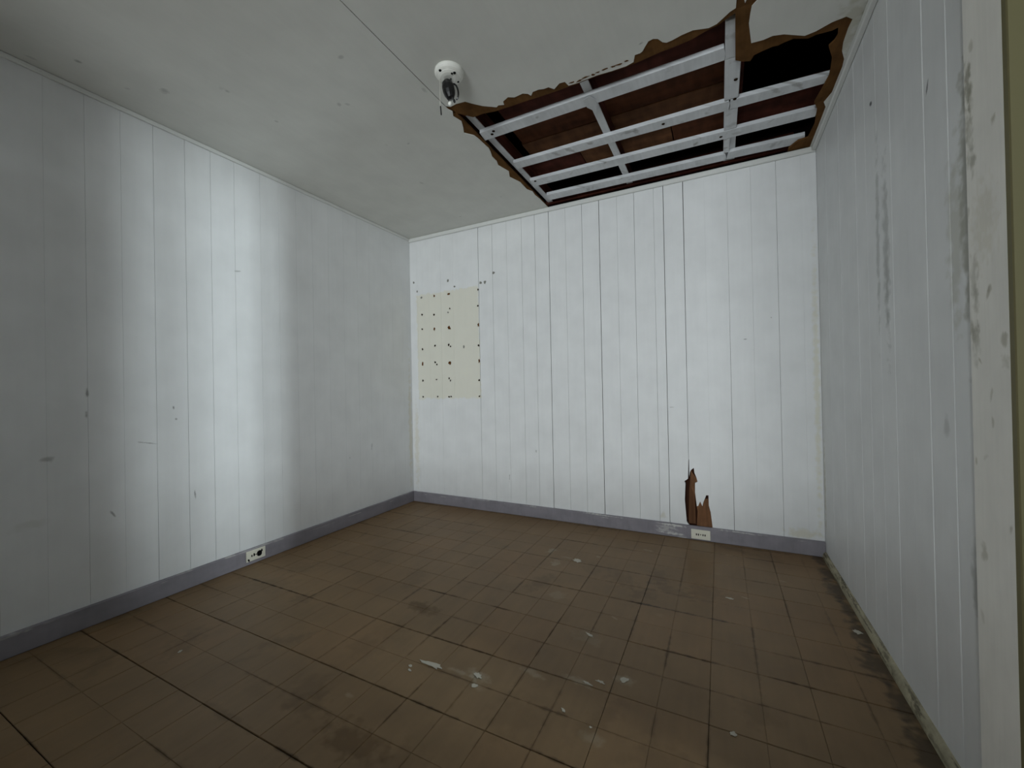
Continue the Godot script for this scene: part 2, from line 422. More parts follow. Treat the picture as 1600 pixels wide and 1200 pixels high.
func make_materials() -> void:
	var white := Color(0.875, 0.88, 0.878)
	var grey := Color(0.42, 0.42, 0.41)
	var cream := Color(0.865, 0.85, 0.77)
	# back wall: x 0..W, y H..0 down the picture
	var bm: Array = [
		[0.405 / W, 1.0 - 1.405 / H, 0.333 / W, 0.475 / H, -0.012, cream, 0.62, 1],
		[0.992 / W, 1.0 - 0.287 / H, 0.004 / W, 0.03 / H, 0.05, grey, 0.7],
		[1.233 / W, 1.0 - 0.517 / H, 0.006 / W, 0.012 / H, 0.0, grey, 0.3],
		[2.235 / W, 1.0 - 0.868 / H, 0.02 / W, 0.002 / H, 0.0, grey, 0.7],
		[2.676 / W, 1.0 - 1.295 / H, 0.01 / W, 0.003 / H, 0.0, grey, 0.6],
		[2.815 / W, 1.0 - 1.418 / H, 0.004 / W, 0.004 / H, 0.0, grey, 0.6],
		[2.16 / W, 1.0 - 0.13 / H, 0.02 / W, 0.03 / H, 0.2, Color(0.75, 0.72, 0.62), 0.35],
		[2.95 / W, 1.0 - 0.12 / H, 0.11 / W, 0.03 / H, 0.0, Color(0.78, 0.75, 0.62), 0.35],
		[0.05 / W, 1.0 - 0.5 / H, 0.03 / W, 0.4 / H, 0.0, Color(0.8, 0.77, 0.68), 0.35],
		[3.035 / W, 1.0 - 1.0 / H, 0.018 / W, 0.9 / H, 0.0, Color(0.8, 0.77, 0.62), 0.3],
	]
	M.back = mat(Color.WHITE, 0.5, 0.4, paint(1024, 804, white, 0.007, 0.02, bm, 3))
	# left wall: z 0..D, y down
	var lm: Array = [
		[1.849 / D, 1.0 - 0.953 / H, 0.004 / D, 0.010 / H, 0.1, grey, 0.75],
		[1.838 / D, 1.0 - 0.893 / H, 0.006 / D, 0.007 / H, 0.3, grey, 0.5],
		[1.965 / D, 1.0 - 0.786 / H, 0.045 / D, 0.003 / H, -0.25, grey, 0.45],
		[1.758 / D, 1.0 - 0.489 / H, 0.0035 / D, 0.028 / H, 0.12, grey, 0.85],
		[2.091 / D, 1.0 - 0.47 / H, 0.004 / D, 0.02 / H, 0.5, grey, 0.55],
		[2.174 / D, 1.0 - 1.042 / H, 0.005 / D, 0.02 / H, 0.0, grey, 0.6],
		[2.177 / D, 1.0 - 0.936 / H, 0.005 / D, 0.02 / H, 0.0, grey, 0.6],
		[2.30 / D, 1.0 - 0.76 / H, 0.02 / D, 0.014 / H, 0.0, grey, 0.35],
		[0.499 / D, 1.0 - 0.565 / H, 0.006 / D, 0.035 / H, -0.1, grey, 0.3],
		[0.72 / D, 1.0 - 0.51 / H, 0.004 / D, 0.01 / H, 0.0, grey, 0.3],
		[1.52 / D, 1.0 - 1.74 / H, 0.02 / D, 0.004 / H, 0.2, grey, 0.35],
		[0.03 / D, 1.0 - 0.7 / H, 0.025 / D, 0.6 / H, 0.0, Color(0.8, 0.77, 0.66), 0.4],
		[2.35 / D, 1.0 - 0.5 / H, 0.06 / D, 0.02 / H, 0.1, Color(0.55, 0.53, 0.45), 0.1],
	]
	M.left = mat(Color.WHITE, 0.5, 0.4, paint(1024, 724, white, 0.006, 0.02, lm, 11))
	# right wall: z 0..D, y down
	var stain := Color(0.52, 0.53, 0.51)
	var moss := Color(0.38, 0.37, 0.28)
	var rm: Array = [
		[1.0 / D, 1.0 - 1.57 / H, 0.022 / D, 0.38 / H, 0.02, stain, 0.4],
		[1.08 / D, 1.0 - 1.47 / H, 0.034 / D, 0.36 / H, 0.0, stain, 0.42],
		[1.08 / D, 1.0 - 1.36 / H, 0.015 / D, 0.15 / H, 0.0, stain, 0.3],
		[0.955 / D, 1.0 - 2.07 / H, 0.018 / D, 0.008 / H, 0.5, Color(0.15, 0.15, 0.15), 0.8],
		[1.416 / D, 1.0 - 1.83 / H, 0.005 / D, 0.022 / H, 0.4, Color(0.2, 0.2, 0.2), 0.7],
		[1.605 / D, 1.0 - 1.45 / H, 0.036 / D, 0.36 / H, 0.0, moss, 0.42],
		[1.622 / D, 1.0 - 1.55 / H, 0.014 / D, 0.1 / H, 0.0, moss, 0.4],
		[1.55 / D, 1.0 - 1.38 / H, 0.05 / D, 0.24 / H, 0.0, Color(0.58, 0.57, 0.47), 0.3],
		[1.6 / D, 1.0 - 0.55 / H, 0.02 / D, 0.1 / H, 0.0, stain, 0.4],
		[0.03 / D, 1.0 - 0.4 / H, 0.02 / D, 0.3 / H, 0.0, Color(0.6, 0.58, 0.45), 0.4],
		[1.48 / D, 1.0 - 0.9 / H, 0.02 / D, 0.03 / H, 0.0, stain, 0.3],
	]
	M.right = mat(Color.WHITE, 0.45, 0.5, paint(1024, 724, white, 0.008, 0.025, rm, 23))
	# casing of the side doorway: z 1.6..1.8
	var cm: Array = []
	for k in 26:
		cm.append([rng.randf(), rng.randf(), rng.randf_range(0.02, 0.09), rng.randf_range(0.003, 0.012), rng.randf() * 3.0, Color(0.5, 0.48, 0.38), rng.randf_range(0.1, 0.4)])
	for k in 14:
		cm.append([rng.randf_range(0.08, 0.24), rng.randf_range(0.2, 0.5), rng.randf_range(0.06, 0.12), rng.randf_range(0.01, 0.035), 0.0, moss, 0.2])
	cm.append([0.45, 0.36, 0.3, 0.05, 0.0, Color(0.72, 0.68, 0.54), 0.15])
	M.casing = mat(Color.WHITE, 0.55, 0.4, paint(128, 1024, Color(0.95, 0.94, 0.91), 0.01, 0.02, cm, 31))
	M.olive = mat(Color(0.47, 0.445, 0.32), 0.6, 0.3)
	# ceiling: x 0..W, z 0..D
	var cl: Array = [
		[0.30 / W, 2.0 / D, 0.02 / W, 0.02 / D, 0.0, grey, 0.25],
		[0.2 / W, 2.25 / D, 0.012 / W, 0.012 / D, 0.0, grey, 0.4],
		[2.27 / W, 1.24 / D, 0.012 / W, 0.004 / D, 0.3, grey, 0.4],
		[1.34 / W, 1.45 / D, 0.01 / W, 0.02 / D, 0.0, grey, 0.2],
		[3.0 / W, 0.95 / D, 0.05 / W, 0.25 / D, 0.0, Color(0.62, 0.6, 0.5), 0.35],
		[3.04 / W, 1.2 / D, 0.012 / W, 0.3 / D, 0.0, Color(0.5, 0.49, 0.38), 0.4],
	]
	for k in 30:
		cl.append([rng.randf(), rng.randf(), rng.randf_range(0.002, 0.006), rng.randf_range(0.002, 0.005), rng.randf() * 3.0, grey, rng.randf_range(0.08, 0.25)])
	M.ceiling = mat(Color.WHITE, 0.75, 0.25, paint(1024, 1138, Color(0.85, 0.852, 0.83), 0.006, 0.02, cl, 41))
	# floor tiles: x 0..W, z 0..D
	var fm: Array = []
	var dark := Color(0.17, 0.12, 0.07)
	for k in 120:
		fm.append([rng.randf(), rng.randf(), rng.randf_range(0.01, 0.05), rng.randf_range(0.005, 0.03), rng.randf() * 3.0, dark.lerp(Color(0.5, 0.42, 0.31), rng.randf()), rng.randf_range(0.04, 0.2)])
	fm.append([1.264 / W, 1.434 / D, 0.1 / W, 0.05 / D, 0.1, Color(0.3, 0.22, 0.1), 0.5])
	fm.append([1.55 / W, 2.1 / D, 0.14 / W, 0.06 / D, 0.1, Color(0.3, 0.22, 0.12), 0.4])
	# grime worked in along the joints and the scored lines
	var grime := Color(0.2, 0.145, 0.075)
	for i in 22:
		for k in 9:
			var gxp := 1.58 + (i - 10.5) * 0.1495 - 0.07475
			var strong := 0.38 if i % 2 == 1 else 0.25
			fm.append([gxp / W, rng.randf(), rng.randf_range(0.004, 0.009) / W, rng.randf_range(0.05, 0.22) / D, 0.0, grime, rng.randf_range(0.15, 1.0) * strong * (0.5 if gxp < 1.0 else 1.0)])
			var gzp := 0.662 + (i - 4) * 0.15475
			strong = 0.7 if i % 2 == 0 else 0.32
			fm.append([rng.randf(), gzp / D, rng.randf_range(0.05, 0.22) / W, rng.randf_range(0.004, 0.009) / D, 0.0, grime, rng.randf_range(0.15, 1.0) * strong])
	var pale := Color(0.66, 0.64, 0.58)
	for q in [[1.57, 0.56, 0.03, 0.05, 0.3, 0.5], [1.654, 0.725, 0.03, 0.05, -0.3, 0.45], [1.70, 0.62, 0.05, 0.012, 0.0, 0.3], [1.792, 1.063, 0.06, 0.05, 0.0, 0.25], [1.858, 0.536, 0.02, 0.01, 0.1, 0.5], [2.112, 0.318, 0.03, 0.012, 0.1, 0.4], [2.091, 1.14, 0.02, 0.008, 0.6, 0.4],
			[1.733, 1.711, 0.06, 0.03, 0.2, 0.45], [1.761, 1.757, 0.03, 0.02, 0.1, 0.35], [1.67, 1.719, 0.08, 0.012, 0.05, 0.4], [2.06, 1.58, 0.06, 0.02, 0.25, 0.45], [1.909, 1.614, 0.05, 0.02, 0.1, 0.4], [2.209, 1.512, 0.04, 0.03, 0.0, 0.4], [2.175, 1.792, 0.04, 0.03, 0.0, 0.35], [2.027, 1.33, 0.08, 0.05, 0.3, 0.2],
			[1.39, 1.976, 0.02, 0.01, 0.0, 0.35], [2.616, 0.712, 0.02, 0.006, 0.2, 0.5], [2.5, 0.5, 0.03, 0.02, 0.4, 0.15], [2.8, 0.45, 0.02, 0.01, 0.1, 0.4], [2.26, 1.03, 0.03, 0.02, 0.1, 0.15]]:
		fm.append([q[0] / W, q[1] / D, q[2] / W, q[3] / D, q[4], pale, q[5]])
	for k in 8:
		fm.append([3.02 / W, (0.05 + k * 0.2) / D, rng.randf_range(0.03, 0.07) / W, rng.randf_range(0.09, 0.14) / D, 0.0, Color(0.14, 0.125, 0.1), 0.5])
	var ftex := paint(1024, 1138, Color(0.50, 0.41, 0.298), 0.02, 0.05, fm, 53)
	M.tiles = []
	for t in [Color(1, 1, 1), Color(0.985, 0.985, 0.985), Color(1.0, 0.985, 0.97), Color(0.97, 0.965, 0.955)]:
		M.tiles.append(mat(t, 0.42, 0.32, ftex))
	M.tar = mat(Color(0.1, 0.075, 0.05), 0.8, 0.2)
	# grey baseboard paint, with knocked-off streaks showing old white paint: length 0..3.4, height 0..0.1
	var pm: Array = []
	for k in 16:
		pm.append([rng.randf(), rng.randf_range(0.0, 0.25), rng.randf_range(0.004, 0.02), 0.04, 0.0, Color(0.8, 0.79, 0.76), rng.randf_range(0.2, 0.6)])
	for q in [[2.19, 0.35, 0.075, 0.2, 0.5], [2.17, 0.62, 0.055, 0.16, 0.55], [2.23, 0.75, 0.09, 0.1, 0.8], [2.22, 0.15, 0.1, 0.09, 0.9], [2.28, 0.93, 0.04, 0.08, 0.4], [2.62, 0.08, 0.12, 0.05, 0.7], [1.75, 0.07, 0.18, 0.05, 0.8], [0.72, 0.05, 0.08, 0.05, 0.5], [1.2, 0.08, 0.03, 0.08, 0.5]]:
		pm.append([q[0] / 3.4, q[1], q[2] / 3.4, q[3], 0.02, Color(0.8, 0.8, 0.78), q[4]])
	M.base = mat(Color.WHITE, 0.5, 0.4, paint(2048, 64, Color(0.53, 0.515, 0.54), 0.02, 0.06, pm, 61))
	var qm: Array = []
	for k in 60:
		qm.append([rng.randf(), rng.randf(), rng.randf_range(0.01, 0.05), rng.randf_range(0.06, 0.25), 0.0, Color(0.26, 0.24, 0.19), rng.randf_range(0.15, 0.6)])
	M.strip = mat(Color.WHITE, 0.6, 0.3, paint(1024, 64, Color(0.66, 0.635, 0.54), 0.03, 0.1, qm, 67))
	M.trim = mat(Color(0.84, 0.845, 0.83), 0.55, 0.4)
	# bare fibreboard, wood
	M.fibre = mat(Color.WHITE, 0.95, 0.1, paint(512, 512, Color(0.385, 0.275, 0.165), 0.05, 0.14, [], 71))
	var bt: Array = []
	for k in 90:
		bt.append([rng.randf(), rng.randf(), rng.randf_range(0.004, 0.02), rng.randf_range(0.01, 0.05), rng.randf() * 3.0, Color(0.45, 0.44, 0.42), rng.randf_range(0.1, 0.45)])
	M.batten = mat(Color.WHITE, 0.6, 0.3, paint(512, 512, Color(0.83, 0.84, 0.85), 0.03, 0.05, bt, 73))
	M.redwood = []
	for c in [Color(0.36, 0.22, 0.145), Color(0.30, 0.16, 0.125), Color(0.41, 0.28, 0.19)]:
		M.redwood.append(mat(Color.WHITE, 0.8, 0.2, paint(256, 256, c, 0.12, 0.16, [], 79 + M.redwood.size())))
	M.attic = mat(Color(0.09, 0.06, 0.05), 0.9, 0.1)
	M.cavity = mat(Color(0.24, 0.15, 0.11), 0.9, 0.1)
	M.bare_board = mat(Color.WHITE, 0.85, 0.15, paint(256, 256, Color(0.46, 0.33, 0.235), 0.1, 0.12, [], 91))
	M.splinter = mat(Color.WHITE, 0.85, 0.15, paint(128, 128, Color(0.37, 0.26, 0.185), 0.12, 0.12, [], 93))
	M.plaster = mat(Color(0.82, 0.82, 0.8), 0.8, 0.2)
	M.panelling = mat(Color(0.585, 0.585, 0.585), 0.7, 0.2)
	M.plain_floor = mat(Color(0.38, 0.31, 0.24), 0.55, 0.35)
	M.spot_brown = mat(Color(0.36, 0.23, 0.12), 0.9, 0.1)
	M.spot_dark = mat(Color(0.18, 0.14, 0.1), 0.9, 0.1)
	M.spot_grey = mat(Color(0.52, 0.52, 0.49), 0.8, 0.2)
	M.chip = mat(Color(0.74, 0.72, 0.67), 0.8, 0.2)
	M.plate = mat(Color(0.86, 0.85, 0.79), 0.35, 0.5)
	M.dark_slot = mat(Color(0.03, 0.03, 0.03), 0.7, 0.2)
	M.porcelain = mat(Color(0.9, 0.9, 0.87), 0.2, 0.5)
	M.bakelite = mat(Color(0.045, 0.042, 0.045), 0.3, 0.5)
	M.brass = mat(Color(0.35, 0.3, 0.22), 0.4, 0.5)
	M.brass.metallic = 0.8
	M.string = mat(Color(0.75, 0.74, 0.7), 0.8, 0.2)
	var gl := StandardMaterial3D.new()
	gl.albedo_color = Color(0.9, 0.95, 0.95, 0.08)
	gl.transparency = BaseMaterial3D.TRANSPARENCY_ALPHA
	gl.roughness = 0.03
	M.glass = gl

func build_floor() -> void:
	var f := setting("floor", "worn brown floor of square scored tiles with paint specks", "floor")
	box("subfloor", Vector3(-0.1, -0.12, -0.1), Vector3(W + 0.1, -0.0045, D), M.tar, f, 0.001)
	var xs: Array = [0.0]
	var x := 1.58 - 0.299 * 5
	while x < W - 0.02:
		if x > 0.01:
			xs.append(x)
		x += 0.299
	xs.append(W)
	var zs: Array = [0.0]
	var z := 0.662 - 0.3095 * 2
	while z < D - 0.02:
		if z > 0.01:
			zs.append(z)
		z += 0.3095
	zs.append(D)
	var uv_at := func(p: Vector3) -> Vector2: return Vector2(p.x / W, p.z / D)
	for i in xs.size() - 1:
		for j in zs.size() - 1:
			var st := start()
			var gx := 0.0002 + rng.randf_range(0.0, 0.0004)
			var gz := 0.0008 + rng.randf_range(0.0, 0.0012)
			var lo := Vector2(xs[i] + gx, zs[j] + gz)
			var hi := Vector2(xs[i + 1] - gx, zs[j + 1] - gz)
			var mid := Vector2(xs[i + 1] - 0.1495 if xs[i + 1] - xs[i] > 0.2 and i > 0 else hi.x, zs[j + 1] - 0.15475 if zs[j + 1] - zs[j] > 0.2 and j > 0 else hi.y)
			if i == xs.size() - 2 and xs[i + 1] - xs[i] > 0.2:
				mid.x = xs[i] + 0.1495
			if j == zs.size() - 2 and zs[j + 1] - zs[j] > 0.2:
				mid.y = zs[j] + 0.15475
			var top := rng.randf_range(-0.0007, 0.0)
			var tx := rng.randf_range(-0.0004, 0.0004)
			var tz := rng.randf_range(-0.0004, 0.0004)
			# a body, then the scored squares on top
			soft_box(st, Vector3(lo.x, -0.0045, lo.y), Vector3(hi.x, top - 0.0012, hi.y), 0.0004, uv_at)
			var ax: Array = [lo.x, hi.x] if mid.x >= hi.x else [lo.x, mid.x, hi.x]
			var az: Array = [lo.y, hi.y] if mid.y >= hi.y else [lo.y, mid.y, hi.y]
			for a in ax.size() - 1:
				for b in az.size() - 1:
					var g := 0.0005
					var x0: float = ax[a] + (g if a > 0 else 0.0)
					var x1: float = ax[a + 1] - (g if a < ax.size() - 2 else 0.0)
					var z0: float = az[b] + (g if b > 0 else 0.0)
					var z1: float = az[b + 1] - (g if b < az.size() - 2 else 0.0)
					var c := 0.0008
					var y0 := top - 0.0013
					var p := [Vector3(x0, y0, z0), Vector3(x1, y0, z0), Vector3(x1, y0, z1), Vector3(x0, y0, z1)]
					var q := [Vector3(x0 + c, top + tx + tz, z0 + c), Vector3(x1 - c, top - tx + tz, z0 + c), Vector3(x1 - c, top - tx - tz, z1 - c), Vector3(x0 + c, top + tx - tz, z1 - c)]
					quad(st, q[0], q[1], q[2], q[3], Vector3.UP, [uv_at.call(q[0]), uv_at.call(q[1]), uv_at.call(q[2]), uv_at.call(q[3])])
					var dirs := [Vector3(0, 0.5, -1), Vector3(1, 0.5, 0), Vector3(0, 0.5, 1), Vector3(-1, 0.5, 0)]
					for k in 4:
						var k2 := (k + 1) % 4
						quad(st, p[k], p[k2], q[k2], q[k], dirs[k], [uv_at.call(p[k]), uv_at.call(p[k2]), uv_at.call(q[k2]), uv_at.call(q[k])])
			made(st, "floor_tile", M.tiles[rng.randi() % 4], f)

func build_back_wall() -> void:
	var w := setting("wall_back", "white plank wall with open joints, a cream patch and a splintered hole", "wall")
	box("backing", Vector3(-0.1, -0.1, -0.14), Vector3(W + 0.1, H + 0.02, -0.06), M.cavity, w, 0.001)
	var j: Array = [[0.0, 0, 0], [0.085, .0002, .0002, .0002], [0.215, .0002, .0002, .0002], [0.345, .0003, .0002, .0002], [0.475, .0002, .0002, .0002], [0.605, .0002, .0002, .0003], [0.736, .0035, .0012], [0.871, .0018, .0008], [1.005, .0007, .0007], [1.14, .0016, .0014], [1.256, .002, .0006], [1.373, .0035, .0032], [1.508, .0008, .0010], [1.637, .0022, .0009], [1.766, .0034, .0036], [1.895, .0006, .0008], [2.014, .0016, .0008], [2.145, .0006, .0013], [2.208, .0036, .0028], [2.332, .0042, .0010], [2.46, .0002, .0002, .0002], [2.591, .0003, .0024, .0005], [2.721, .0005, .0001, .0003], [2.855, .0010, .0012], [2.98, .0001, .0002, .0002], [W, 0, 0]]
	var uv_at := func(p: Vector3) -> Vector2: return Vector2(p.x / W, 1.0 - p.y / H)
	planks(w, j, 0.0, H, Vector3.ZERO, Vector3.RIGHT, Vector3.BACK, 0.018, 0.0007, M.back, uv_at, PackedVector2Array(WALL_HOLE))
	# the broken inner board seen through the hole
	var st := start()
	slab(st, PackedVector2Array(TORN_LAYER), Vector3(0, 0, -0.024), Vector3.RIGHT, Vector3.UP, Vector3.BACK, 0.0, 0.004, func(p: Vector3) -> Vector2: return Vector2(p.x * 2.0, p.y * 2.0))
	var torn := made(st, "torn_inner_board", M.bare_board, w)
	torn.set_meta("label", "splintered bare brown board inside the hole")
	# one leaning splinter at the left of the hole
	st = start()
	slab(st, PackedVector2Array([Vector2(2.322, 0.09), Vector2(2.366, 0.09), Vector2(2.363, 0.26), Vector2(2.356, 0.37), Vector2(2.348, 0.455), Vector2(2.338, 0.4), Vector2(2.328, 0.3)]), Vector3(0, 0, -0.04), Vector3.RIGHT, Vector3.UP, Vector3.BACK, 0.0, 0.006, func(p: Vector3) -> Vector2: return Vector2(p.x * 3.0, p.y))
	made(st, "splinter", M.splinter, w)
	# bare and painted-over spots where something was once glued on
	for s in SPOTS:
		st = start()
		var m: Material = M.spot_grey if s[4] == 1 else (M.spot_dark if s[2] * s[3] < 0.00015 else M.spot_brown)
		var o := flake(s[2] * 0.95, s[3] * 0.95, 0.0, 9)
		slab(st, o, Vector3(s[0], s[1], 0.0005), Vector3.RIGHT, Vector3.UP, Vector3.BACK, 0.0, 0.0022, func(p: Vector3) -> Vector2: return Vector2(p.x, p.y))
		made(st, "glue_spot", m, w)

func build_left_wall() -> void:
	var w := setting("wall_left", "white plank wall with fine joints and scuffs", "wall")
	box("backing", Vector3(-0.12, -0.1, -0.1), Vector3(-0.02, H + 0.02, D + 0.1), M.plaster, w, 0.001)
	var j: Array = [[0.0, 0, 0], [0.105, .0003, .0003], [0.235, .0003, .0003], [0.365, .0003, .0003], [0.495, .0003, .0003], [0.62, .0004, .0003], [0.75, .0003, .0003], [0.885, .0003, .0003], [1.016, .0004, .0006], [1.14, .0003, .0003], [1.262, .0004, .0004], [1.381, .0008, .0008], [1.533, .0012, .0008], [1.659, .0011, .0011], [1.783, .0013, .0017], [1.92, .0010, .0009], [2.047, .0006, .0004], [2.172, .0006, .0007], [2.30, .0003, .0003], [2.43, .0005, .0005], [2.56, .0005, .0005], [2.69, .0005, .0005], [2.82, .0005, .0005], [2.95, .0005, .0005], [3.08, .0005, .0005], [3.21, .0005, .0005], [D, 0, 0]]
	planks(w, j, 0.0, H, Vector3.ZERO, Vector3.BACK, Vector3.RIGHT, 0.018, 0.0004, M.left, func(p: Vector3) -> Vector2: return Vector2(p.z / D, 1.0 - p.y / H))

func build_right_wall() -> void:
	var w := setting("wall_right", "white plank wall with bright plank edges and grey water stains", "wall")
	var uv_at := func(p: Vector3) -> Vector2: return Vector2(p.z / D, 1.0 - p.y / H)
	var o := Vector3(W, 0, 0)
	box("backing", Vector3(W + 0.02, -0.1, -0.1), Vector3(W + 0.1, H + 0.02, 1.70), M.plaster, w, 0.001)
	var j: Array = [[0.0, 0, 0], [0.1, .0003, .0003, .0005], [0.23, .0003, .0003, .0006], [0.36, .0003, .0003, .0006], [0.49, .0003, .0003, .0007], [0.62, .0003, .0003, .0010], [0.75, .0003, .0003, .0013], [0.88, .0003, .0003, .0013], [1.008, .0005, .0005, .0019], [1.14, .0004, .0004, .0012], [1.265, .0004, .0004, .0009], [1.393, .0006, .0006, .0042], [1.526, .0006, .0006, .0032], [1.70, 0, 0]]
	planks(w, j, 0.0, H, o, Vector3.BACK, Vector3.LEFT, 0.018, 0.0034, M.right, uv_at)
	# above and beyond the side doorway
	planks(w, even_joints(1.70, 2.62, 0.13, 0.001), 2.05, H, o, Vector3.BACK, Vector3.LEFT, 0.018, 0.003, M.right, uv_at)
	box("backing", Vector3(W + 0.02, 2.05, 1.70), Vector3(W + 0.1, H + 0.02, 2.62), M.plaster, w, 0.001)
	planks(w, even_joints(2.62, D, 0.13, 0.001), 0.0, H, o, Vector3.BACK, Vector3.LEFT, 0.018, 0.003, M.right, uv_at)
	box("backing", Vector3(W + 0.02, -0.1, 2.62), Vector3(W + 0.1, H + 0.02, D + 0.1), M.plaster, w, 0.001)
	# casing boards round the doorway
	var t := setting("trim_5", "off-white door casing board, stained olive along its edge", "casing")
	box("casing_board", Vector3(W - 0.012, 0.0, 1.636), Vector3(W + 0.0, 2.13, 1.7788), M.casing, t, 0.001, func(p: Vector3) -> Vector2: return Vector2((p.z - 1.62) / 0.18, 1.0 - p.y / 2.13))
	box("head_board", Vector3(W - 0.012, 2.03, 1.785), Vector3(W, 2.13, 2.68), M.casing, t, 0.003, func(p: Vector3) -> Vector2: return Vector2((p.y - 2.0) / 0.2, p.z - 1.7))
	box("casing_board", Vector3(W - 0.012, 0.0, 2.56), Vector3(W, 2.03, 2.68), M.casing, t, 0.003, func(p: Vector3) -> Vector2: return Vector2((p.z - 2.5) / 0.2, 1.0 - p.y / 2.13))
	# olive jamb boards lining the opening
	box("jamb_board", Vector3(W - 0.0125, 0.0, 1.779), Vector3(W + 0.1, 2.05, 1.797), M.olive, t, 0.002)
	box("jamb_board", Vector3(W, 0.0, 2.563), Vector3(W + 0.1, 2.05, 2.62), M.olive, t, 0.002)
	box("head_jamb", Vector3(W, 2.032, 1.782), Vector3(W + 0.1, 2.05, 2.563), M.olive, t, 0.002)
	# the door leaf stands ajar into the side room
	var dr := setting("door_1", "plain door standing ajar into the side room", "door")
	dr.position = Vector3(W + 0.1, 0.01, 2.556)
	dr.rotation.y = deg_to_rad(30.5)
	box("leaf", Vector3(0.0, 0.0, -0.035), Vector3(0.76, 2.01, 0.0), M.trim, dr, 0.003)
	var st := start()
	tube(st, [Vector3(0.70, 0.98, -0.035), Vector3(0.70, 0.98, -0.07)], 0.012)
	ball(st, Vector3(0.70, 0.98, -0.085), Vector3(0.026, 0.026, 0.022))
	made(st, "door_knob", M.brass, dr)

func build_ceiling() -> void:
	var c := setting("ceiling", "off-white fibreboard ceiling torn open to white battens and dark boards", "ceiling")
	var uv_skin := func(p: Vector3) -> Vector2: return Vector2(p.x / W, p.z / D)
	var uv_fibre := func(p: Vector3) -> Vector2: return Vector2(p.x * 1.3, p.z * 1.3 + p.y)
	# left panel: painted skin with a torn edge, then the fibre core
	var skin: Array = [Vector2(0, 0), Vector2(1.374, 0.0)]
	for k in range(SKIN_LEFT.size() - 1, 0, -1):
		skin.append(Vector2(minf(SKIN_LEFT[k].x, 1.374), SKIN_LEFT[k].y))
	skin.append_array([Vector2(1.3585, 1.285), Vector2(1.3585, D), Vector2(0, D)])
	var st := start()
	slab(st, PackedVector2Array(skin), Vector3(0, H, 0), Vector3.RIGHT, Vector3.BACK, Vector3.UP, 0.0, 0.003, uv_skin)
	var pl := made(st, "ceiling_panel", M.ceiling, c)
	st = start()
	slab(st, PackedVector2Array([Vector2(0, 0), Vector2(1.376, 0), Vector2(1.376, 1.285), Vector2(1.3585, 1.29), Vector2(1.3585, D), Vector2(0, D)]), Vector3(0, H, 0), Vector3.RIGHT, Vector3.BACK, Vector3.UP, 0.003, 0.012, uv_fibre)
	made(st, "torn_core", M.fibre, pl).set_meta("label", "bare brown fibre core along the torn edge")
	# right panel with the great hole
	skin = [Vector2(1.3625, D), Vector2(1.3625, 1.31)]
	skin.append_array(SKIN_NEAR)
	skin.append_array(SKIN_SIDE)
	skin.append_array([Vector2(3.027, 0.0), Vector2(W, 0.0), Vector2(W, D)])
	st = start()
	slab(st, PackedVector2Array(skin), Vector3(0, H, 0), Vector3.RIGHT, Vector3.BACK, Vector3.UP, 0.0, 0.003, uv_skin)
	var pr := made(st, "ceiling_panel", M.ceiling, c)
	var core: Array = [Vector2(1.3625, D), Vector2(1.3625, 1.25)]
	core.append_array(CORE_EDGE)
	core.append_array([Vector2(2.917, 0.0), Vector2(W, 0.0), Vector2(W, D)])
	st = start()
	slab(st, PackedVector2Array(core), Vector3(0, H, 0), Vector3.RIGHT, Vector3.BACK, Vector3.UP, 0.003, 0.012, uv_fibre)
	made(st, "torn_core", M.fibre, pr).set_meta("label", "ragged bare brown fibre core round the hole")
	# flaking remnants along the near edge of the hole
	for k in 9:
		st = start()
		var fx := 1.955 + k * 0.031 + rng.randf_range(-0.006, 0.006)
		slab(st, flake(rng.randf_range(0.010, 0.022), rng.randf_range(0.003, 0.0065), rng.randf_range(-0.15, 0.1), 9), Vector3(fx, H - 0.0012, 1.163 + k * 0.0016 + rng.randf_range(-0.003, 0.008)), Vector3.RIGHT, Vector3.BACK, Vector3.UP, 0.0, 0.001, uv_fibre)
		made(st, "torn_patch", M.fibre, pr)
	# white battens across, joists lengthwise
	var uvb := func(p: Vector3) -> Vector2: return Vector2(p.x * 0.9 + p.y * 2.0, p.z * 0.9)
	var y0 := H + 0.013
	var bat := [[1.385, 2.572, 1.030, 0.958, 1.036, 0.962], [1.41, 2.597, 0.672, 0.600, 0.662, 0.586], [2.602, 3.01, 0.665, 0.590, 0.640, 0.582], [1.41, 3.0, 0.420, 0.335, 0.388, 0.310], [1.43, 2.585, 0.172, 0.086, 0.142, 0.062], [2.60, 2.985, 0.152, 0.07, 0.137, 0.05]]
	for b in bat:
		st = start()
		var o := PackedVector2Array([Vector2(b[0] - 0.008, b[3]), Vector2(b[1], b[5]), Vector2(b[1] + 0.004, lerpf(b[5], b[4], 0.5)), Vector2(b[1] - 0.002, b[4]), Vector2(b[0], b[2])])
		slab(st, o, Vector3(0, y0, 0), Vector3.RIGHT, Vector3.BACK, Vector3.UP, 0.0, 0.02, uvb)
		made(st, "batten", M.batten, c)
	var j13 := box("joist", Vector3(1.378, y0 + 0.027, -0.02), Vector3(1.416, y0 + 0.105, D), M.redwood[1], c, 0.002, uvb)
	box("painted_underside", Vector3(1.378, y0 + 0.0205, -0.02), Vector3(1.416, y0 + 0.0268, D), M.batten, j13, 0.0015, uvb)
	var j19 := box("joist", Vector3(1.972, y0 + 0.027, -0.02), Vector3(2.012, y0 + 0.105, D), M.redwood[1], c, 0.002, uvb)
	box("painted_underside", Vector3(1.972, y0 + 0.0205, -0.02), Vector3(2.012, y0 + 0.0268, D), M.batten, j19, 0.0015, uvb)
